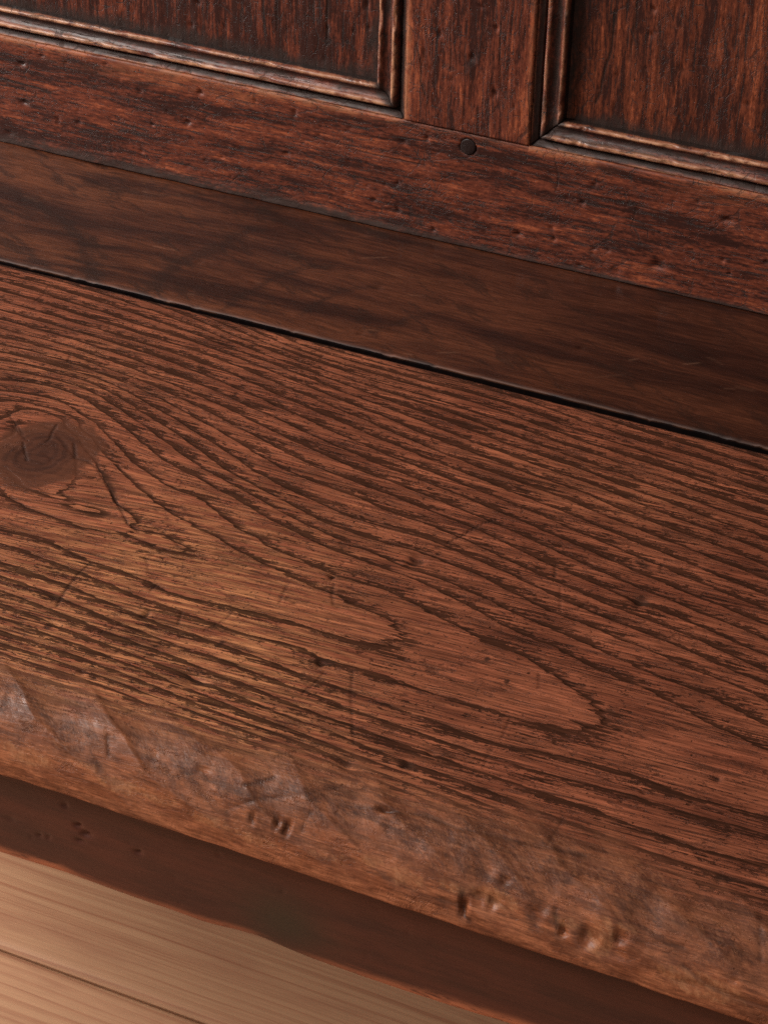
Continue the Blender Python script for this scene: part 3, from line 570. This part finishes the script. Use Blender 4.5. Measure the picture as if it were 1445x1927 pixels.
# --- narrow dark board at the back of the seat
def build_rear():
    xs = axis(X0, -.24, .26, X1, .0012, .005)
    v = np.r_[np.linspace(0, .004, 15), np.arange(.005, .1275, .0011), .1285]
    X, V = np.meshgrid(xs, v, indexing='ij')
    front = -.1143 + .0006 * smooth(-.16, .25, X) + .00025 * fbm(X * 28, X * 0, 61) + .00025 * fbm(X * 160, X * 0, 62)
    Y = front + V
    Z = SEAT + .0003 - .0010 * (1 - smooth(0, .0016, V)) ** 1.5 + .00025 * fbm(X * 14, Y * 22, 63)
    Z = Z - .00035 * (1 - smooth(0, .004, V)) * (fbm(X * 130, X * 0, 66) > .35)
    dp, dm = pits(X, Y, REAR_PITS); Z = Z - dp * .5
    scr = np.zeros(X.shape); r = np.random.RandomState(4)
    for i in range(26):
        cx, cy = r.uniform(-.2, .24), r.uniform(-.11, -.01); a = r.uniform(-.5, .9); l = r.uniform(.002, .012)
        sel = (abs(X - cx) < .015) & (abs(Y - cy) < .012)
        if sel.any():
            mk = polymask(X[sel], Y[sel], [(cx, cy), (cx + l * math.cos(a), cy + l * math.sin(a))], .0005)
            scr[sel] = np.maximum(scr[sel], mk * r.uniform(.2, .8))
    fig = np.zeros(X.shape)
    for w, d, pl in REAR_FIGURE:
        WX = X + .004 * fbm(X * 60, Y * 60, 67); WY = Y + .004 * fbm(X * 60, Y * 60, 68)
        fig = np.maximum(fig, .6 * d * polymask(WX, WY, [(a * 1e-4, b * 1e-4) for a, b in pl], w * 2.2))
        fig = np.maximum(fig, d * polymask(WX, WY, [(a * 1e-4, b * 1e-4) for a, b in pl], w * .8))
    edge = smooth(.0002, .0006, V) * (1 - smooth(.0006, .0018, V)) * smooth(-.1, .5, fbm(X * 60, X * 0, 64) + .1) * .8
    fig = np.maximum(fig, 2.0 * (V < .0006))
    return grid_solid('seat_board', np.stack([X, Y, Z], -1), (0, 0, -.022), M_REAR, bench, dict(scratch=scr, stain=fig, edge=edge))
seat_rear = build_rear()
seat_rear['label'] = 'narrow dark seat board against the back'

# --- bottom rail of the back
XL, XR, ZB = .0082, .0708, .5067
PEG = (.0409, .5001)
def edge_round(d, r):
    """how far a face falls back at distance d from its edge"""
    t = np.clip(1 - d / r, 0, 1)
    return r * .55 * (1 - np.sqrt(np.clip(1 - t * t, 0, 1)))
def build_rail():
    xs = axis(X0, -.235, .25, X1, .0007, .004)
    zs = np.r_[np.arange(SEAT + .0006, .4555, .0005), np.arange(.4555, ZB, .0006), ZB]
    X, Z = np.meshgrid(xs, zs, indexing='ij')
    y = .0004 * fbm(X * 20, Z * 40, 12) + .00018 * fbm(X * 90, Z * 300, 13) + .00007 * fbm(X * 300, Z * 900, 14)
    y += edge_round(ZB - Z, .0016)
    dp, dm = pits(X, Z, RAIL_PITS)
    rnd = random_pits(-.23, .22, .456, .504, 150, .0003, .0010, 1.2, .5, 23)
    dp2, dm2 = pits(X, Z, rnd)
    y += dp * .85 + dp2
    # wax and dust packed into the corner with the seat, thicker towards the left
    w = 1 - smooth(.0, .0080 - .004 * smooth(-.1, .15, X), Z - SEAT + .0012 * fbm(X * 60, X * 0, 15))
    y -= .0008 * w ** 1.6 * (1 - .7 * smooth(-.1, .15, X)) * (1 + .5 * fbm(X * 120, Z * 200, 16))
    # groove round the peg
    rp = np.hypot(X - PEG[0], Z - PEG[1])
    y += .0004 * np.exp(-((rp - .00405) / .0003) ** 2) + .0012 * (rp < .0037)
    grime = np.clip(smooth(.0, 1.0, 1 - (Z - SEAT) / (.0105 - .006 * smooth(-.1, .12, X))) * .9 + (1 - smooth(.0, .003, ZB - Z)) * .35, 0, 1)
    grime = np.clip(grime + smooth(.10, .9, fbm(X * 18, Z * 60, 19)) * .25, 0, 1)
    stain = np.minimum(dm * 1.1, 1) * .55
    stain = np.maximum(stain, .7 * np.exp(-((rp - .0040) / .0003) ** 2))
    scr = np.zeros(X.shape)
    for w_, d_, pl in [(.0006, 1, [(-.2115, .4845), (-.199, .4838), (-.184, .4832)]), (.0004, .8, [(-.02, .487), (.02, .4865)]), (.0004, .6, [(.083, .505), (.086, .495), (.085, .488)]),
                       (.0004, .6, [(.012, .47), (.06, .4695)]), (.0004, .7, [(.10, .4895), (.135, .489)]), (.0004, .5, [(.124, .49), (.122, .478)]), (.0005, .7, [(-.06, .474), (-.02, .4735), (0, .473)])]:
        scr = np.maximum(scr, d_ * polymask(X, Z, pl, w_))
    edge = (1 - smooth(.0005, .0042, ZB - Z)) * smooth(-.5, .2, fbm(X * 35, Z * 60, 17)) * np.where((X > XL) & (X < XR), .15, .75)
    edge = np.maximum(edge, .30 * (1 - smooth(.004, .012, ZB - Z)) * smooth(.0, .6, fbm(X * 25, Z * 90, 18)) * (1 - smooth(-.1, .1, X) * .6))
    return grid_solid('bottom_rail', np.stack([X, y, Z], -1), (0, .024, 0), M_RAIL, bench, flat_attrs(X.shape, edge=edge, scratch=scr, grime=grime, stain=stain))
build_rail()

# --- muntin between the panels
def build_muntin():
    xs = np.r_[np.linspace(XL, XR, 92)]; zs = np.arange(ZB + .0003, .66, .0008)
    X, Z = np.meshgrid(xs, zs, indexing='ij')
    y = .00035 * fbm(X * 40, Z * 20, 52) + .00018 * fbm(X * 300, Z * 90, 53) - .0001
    y += edge_round(np.minimum(X - XL, XR - X), .0016) + edge_round(Z - ZB, .0006)
    dp, dm = pits(X, Z, MUNTIN_PITS); dp2, dm2 = pits(X, Z, random_pits(XL, XR, ZB, .60, 45, .0003, .0010, -1.2, .5, 29))
    y += dp * .8 + dp2
    scr = np.zeros(X.shape)
    for w_, d_, pl in [(.0005, .9, [(.0135, .545), (.0165, .535), (.0165, .527), (.019, .521)]), (.0004, .7, [(.03, .56), (.031, .535)]), (.0004, .7, [(.055, .575), (.054, .55), (.056, .53)]),
                       (.0004, .7, [(.012, .56), (.02, .548), (.021, .538)]), (.0005, .7, [(.04, .5735), (.048, .5725), (.052, .5745)]), (.0004, .5, [(.045, .52), (.046, .509)])]:
        scr = np.maximum(scr, d_ * polymask(X, Z, pl, w_))
    edge = (1 - smooth(.0008, .0042, np.minimum(X - XL, XR - X))) * smooth(-.6, .3, fbm(X * 90, Z * 30, 54)) * np.where(X < .04, .75, .35)
    grime = (1 - smooth(0, .0013, np.minimum(X - XL, XR - X))) * .6
    return grid_solid('muntin', np.stack([X, y, Z], -1), (0, .022, 0), M_MUNTIN, bench, flat_attrs(X.shape, edge=edge, scratch=scr, grime=grime, stain=np.minimum(dm, 1) * .55))
build_muntin()

# --- panels, recessed
def build_panel(x0, x1, plist, seed, mat, corner):
    xs = axis(x0, max(x0, -.235), min(x1, .20), x1, .0009, .005); zs = np.arange(ZB + .008, .66, .0009)
    X, Z = np.meshgrid(xs, zs, indexing='ij')
    y = .0062 + .0005 * fbm(X * 30, Z * 12, seed) + .0002 * fbm(X * 260, Z * 60, seed + 1)
    dp, dm = pits(X, Z, plist); dp2, dm2 = pits(X, Z, random_pits(x0, x1, ZB + .01, .60, 60, .0003, .0011, -2, .5, seed + 9))
    y += dp * .8 + dp2
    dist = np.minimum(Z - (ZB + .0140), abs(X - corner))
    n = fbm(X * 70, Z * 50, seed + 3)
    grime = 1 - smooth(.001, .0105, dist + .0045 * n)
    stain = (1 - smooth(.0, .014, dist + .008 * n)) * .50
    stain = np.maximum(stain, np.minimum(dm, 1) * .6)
    scr = np.zeros(X.shape)
    if corner > .04:
        for w_, d_, pl in [(.0007, 1, [(.1045, .575), (.1038, .556), (.1012, .545), (.1003, .536), (.0985, .531)]), (.0006, .8, [(.114, .58), (.1135, .565), (.1125, .553)]), (.0005, .7, [(.126, .57), (.1262, .545)])]:
            scr = np.maximum(scr, d_ * polymask(X, Z, pl, w_))
    else:
        for w_, d_, pl in [(.0007, .9, [(-.0335, .567), (-.0345, .545), (-.034, .533)]), (.0004, .6, [(-.06, .56), (-.0605, .535)])]:
            scr = np.maximum(scr, d_ * polymask(X, Z, pl, w_))
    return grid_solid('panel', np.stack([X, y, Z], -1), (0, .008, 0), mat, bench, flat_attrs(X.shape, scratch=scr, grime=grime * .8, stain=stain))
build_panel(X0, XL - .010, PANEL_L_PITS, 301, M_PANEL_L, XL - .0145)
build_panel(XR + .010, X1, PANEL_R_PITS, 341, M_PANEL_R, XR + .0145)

# --- mouldings round the panels: profile runs from the frame edge (0) to the panel (14.5 mm)
PROF = np.array([(0, .0011), (.0007, .0014), (.0016, .0021), (.0028, .0027), (.0031, .0046), (.0036, .0047), (.0040, .0030), (.0043, .0012), (.0049, .0001), (.0058, -.0003), (.0067, .0001),
    (.0074, .0012), (.0084, .0021), (.0097, .0024), (.0110, .0020), (.0119, .0011), (.0126, .0004), (.0134, .0004), (.0140, .0011), (.0144, .0028), (.0146, .0075)])
def dense(p, k):
    L = np.r_[0, np.cumsum(np.linalg.norm(np.diff(p, axis=0), axis=1))]
    t = np.linspace(0, L[-1], k)
    return np.c_[np.interp(t, L, p[:, 0]), np.interp(t, L, p[:, 1])]
def build_moulding(kind, a0, a1, ref, sign, mitre_at, seed, mat, tone=1.0):
    """kind 'h': runs along x above the rail (ref = z of frame edge); 'v': runs up from the rail (ref = x of frame edge)"""
    pr = dense(PROF, 60)
    al = np.arange(a0, a1, .0012); al = np.r_[al, a1]
    A, K = np.meshgrid(al, np.arange(len(pr)), indexing='ij')
    sN = pr[K, 0]; d = pr[K, 1].copy()
    wearn = fbm(A * 55, sN * 300, seed)
    d += .00030 * fbm(A * 30, sN * 200, seed + 1) + .00022 * fbm(A * 160, sN * 700, seed + 2)
    crest = np.exp(-((sN - .0058) / .0011) ** 2) + np.exp(-((sN - .0131) / .0009) ** 2)
    d += crest * .0010 * smooth(.0, .6, fbm(A * 110, A * 0 + seed, seed + 3)) + .0003 * np.clip(fbm(A * 420, sN * 900, seed + 6), .1, 1)
    ln = smooth(-.55, .25, wearn)
    edge = np.clip(crest, 0, 1) * ln * .95
    edge = np.maximum(edge, (1 - smooth(0, .0009, sN)) * .6 * ln) * tone
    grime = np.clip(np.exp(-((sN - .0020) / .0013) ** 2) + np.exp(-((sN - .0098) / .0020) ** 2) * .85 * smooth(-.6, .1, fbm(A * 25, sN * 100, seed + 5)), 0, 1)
    stain = np.clip(np.exp(-((sN - .0034) / .00055) ** 2) + smooth(.0141, .0145, sN), 0, 1)  # darker in the narrow groove and on the drop to the panel
    # mitre: shear the end that meets the neighbouring moulding
    if mitre_at == 'end': w = smooth(a1 - .03, a1, A); Asheared = A + (-.0 - sN) * ((A - (a1 - .03)) / .03).clip(0, 1)
    else: Asheared = A + sN * ((a0 + .03 - A) / .03).clip(0, 1)
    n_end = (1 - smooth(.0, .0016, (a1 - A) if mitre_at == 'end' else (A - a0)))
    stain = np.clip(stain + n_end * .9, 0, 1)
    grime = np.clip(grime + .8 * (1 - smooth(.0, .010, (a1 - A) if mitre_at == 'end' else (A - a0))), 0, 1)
    d += n_end * .0005
    if kind == 'h': P = np.stack([Asheared, d, ref + sN], -1)
    else: P = np.stack([ref + sign * sN, d, Asheared], -1)
    flip = (kind == 'v' and sign > 0)
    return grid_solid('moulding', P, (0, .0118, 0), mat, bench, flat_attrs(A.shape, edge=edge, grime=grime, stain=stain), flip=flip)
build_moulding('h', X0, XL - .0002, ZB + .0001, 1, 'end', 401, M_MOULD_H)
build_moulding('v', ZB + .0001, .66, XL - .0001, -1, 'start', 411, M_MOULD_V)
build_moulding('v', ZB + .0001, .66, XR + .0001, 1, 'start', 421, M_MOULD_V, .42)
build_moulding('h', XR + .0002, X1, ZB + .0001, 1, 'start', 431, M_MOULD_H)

# --- peg through the joint
def build_peg():
    import bmesh
    bm = bmesh.new(); rings = [(.0036, .004, .012), (.0038, .0006, .0), (.0037, .0002, 0), (.0032, .00005, 0), (.0015, .0, 0)]
    loops = []
    for r, y, _ in rings:
        loops.append([bm.verts.new((PEG[0] + r * math.cos(a) * (1 + .03 * math.sin(2 * a + 1)), y + (.00018 * math.cos(a - 2.3)), PEG[1] + r * 1.02 * math.sin(a))) for a in np.linspace(0, 2 * math.pi, 40, endpoint=False)])
    for l0, l1 in zip(loops[:-1], loops[1:]):
        for i in range(40):
            j = (i + 1) % 40; bm.faces.new((l0[i], l0[j], l1[j], l1[i]))
    bm.faces.new(loops[-1]); bm.faces.new(loops[0][::-1])
    bmesh.ops.recalc_face_normals(bm, faces=bm.faces)
    me = bpy.data.meshes.new('peg'); bm.to_mesh(me); bm.free()
    o = bpy.data.objects.new('peg', me); scene.collection.objects.link(o)
    return finish(o, M_PEG, bench)
build_peg()

# --- shaped apron under the front edge
def build_apron():
    xs = axis(X0, .02, .34, X1, .0009, .004)
    ex = np.array([a * 1e-4 for a, b in APRON_EDGE]); ez = np.array([b * 1e-4 for a, b in APRON_EDGE])
    zb = np.interp(xs, ex, ez)
    # beyond the picture the same shallow waves carry on
    out = xs > ex[-1]; zb[out] = ez[-1] + .0022 * np.sin((xs[out] - ex[-1]) * 26)
    out = xs < ex[0]; zb[out] = ez[0] + .0022 * np.sin((xs[out] - ex[0]) * 26)
    for _ in range(12): zb[1:-1] = (zb[:-2] + zb[1:-1] * 2 + zb[2:]) / 4
    v = np.r_[np.linspace(0, .10, 12), np.linspace(.12, 1, 40)]
    X, V = np.meshgrid(xs, v, indexing='ij')
    zt = .4262
    Z = zb[:, None] + (zt - zb[:, None]) * V
    dd = Z - zb[:, None]
    Y = -.405 + .0003 * fbm(X * 14, Z * 30, 501) + edge_round(dd + .0002 * fbm(X * 60, X * 0, 502), .0022) * 1.3
    dp, dm = pits(X, Z, APRON_PITS); dp2, _ = pits(X, Z, random_pits(.03, .3, .385, .42, 25, .0003, .0008, 1, .35, 77))
    Y = Y + dp * .9 + dp2
    vary = smooth(-.55, .35, fbm(X * 22, X * 0 + 3, 503))
    edge = (1 - smooth(.0012, .0034 + .0022 * vary, dd)) * (.35 + .65 * vary)
    cx = .158
    edge = edge * (1 - .95 * np.exp(-((X - cx) / .012) ** 2))
    stain = np.exp(-(((X - cx) / .016) ** 2 + ((Z - .398) / .012) ** 2)) * .85
    scr = np.minimum(dm, 1) * .3
    return grid_solid('apron', np.stack([X, Y, Z], -1), (0, .018, 0), M_APRON, bench, dict(edge=edge, scratch=scr, stain=stain))
build_apron()

# --- legs, outside the picture, that hold the bench up
for lx in (X0 + .004, X1 - .049):
    for ly in (-.385, -.045):
        box('leg', lx, lx + .045, ly, ly + .045, .0, SEAT - .0275, M_LEG, bench, .003)
# bearers under the seat, reaching from the front legs to the back
for lx in (X0 + .006, X1 - .036):
    box('seat_bearer', lx, lx + .03, -.383, -.002, SEAT - .0272, SEAT - .0180 - .0045, M_LEG, bench, .001)
# end stiles carry the back
for sx in (X0 - .045, X1 + .0005):
    box('stile', sx, sx + .0445, .0, .03, .0, .66, M_LEG, bench, .002)

# ------------------------------------------------------------------ floor
floor = bpy.data.objects.new('floor', None); scene.collection.objects.link(floor); floor['kind'] = 'structure'
def board_mesh(w, L):
    nx, ny = 2, 26
    v = np.linspace(-w / 2, w / 2, ny)
    d = np.minimum(v + w / 2, w / 2 - v)
    z = -edge_round(d, .0030) * 1.3 - .0006 * (1 - smooth(0, .02, d))
    P = np.zeros((nx, ny, 3)); P[..., 1] = v; P[..., 2] = z
    P[0, :, 0] = -L / 2; P[1, :, 0] = L / 2
    return P
W = .1235
first = None
k = 0
for j in range(-13, 13):
    y = -.0896 + W / 2 + .0009 + j * W
    if first is None:
        first = grid_solid('floorboard', board_mesh(W - .0017, 3.2), (0, 0, -.02), M_FLOOR, floor); o = first
    else:
        o = first.copy(); scene.collection.objects.link(o); o.parent = floor
    o.location = (.1 + .07 * ((j * 7) % 5 - 2), y, 0)
o = box('subfloor', -1.4, 1.6, -1.6, 1.45, -.05, -.0215, M_LEG, floor, 0)
print('built', sum(len(o.data.polygons) for o in scene.objects if o.type == 'MESH'), 'faces')
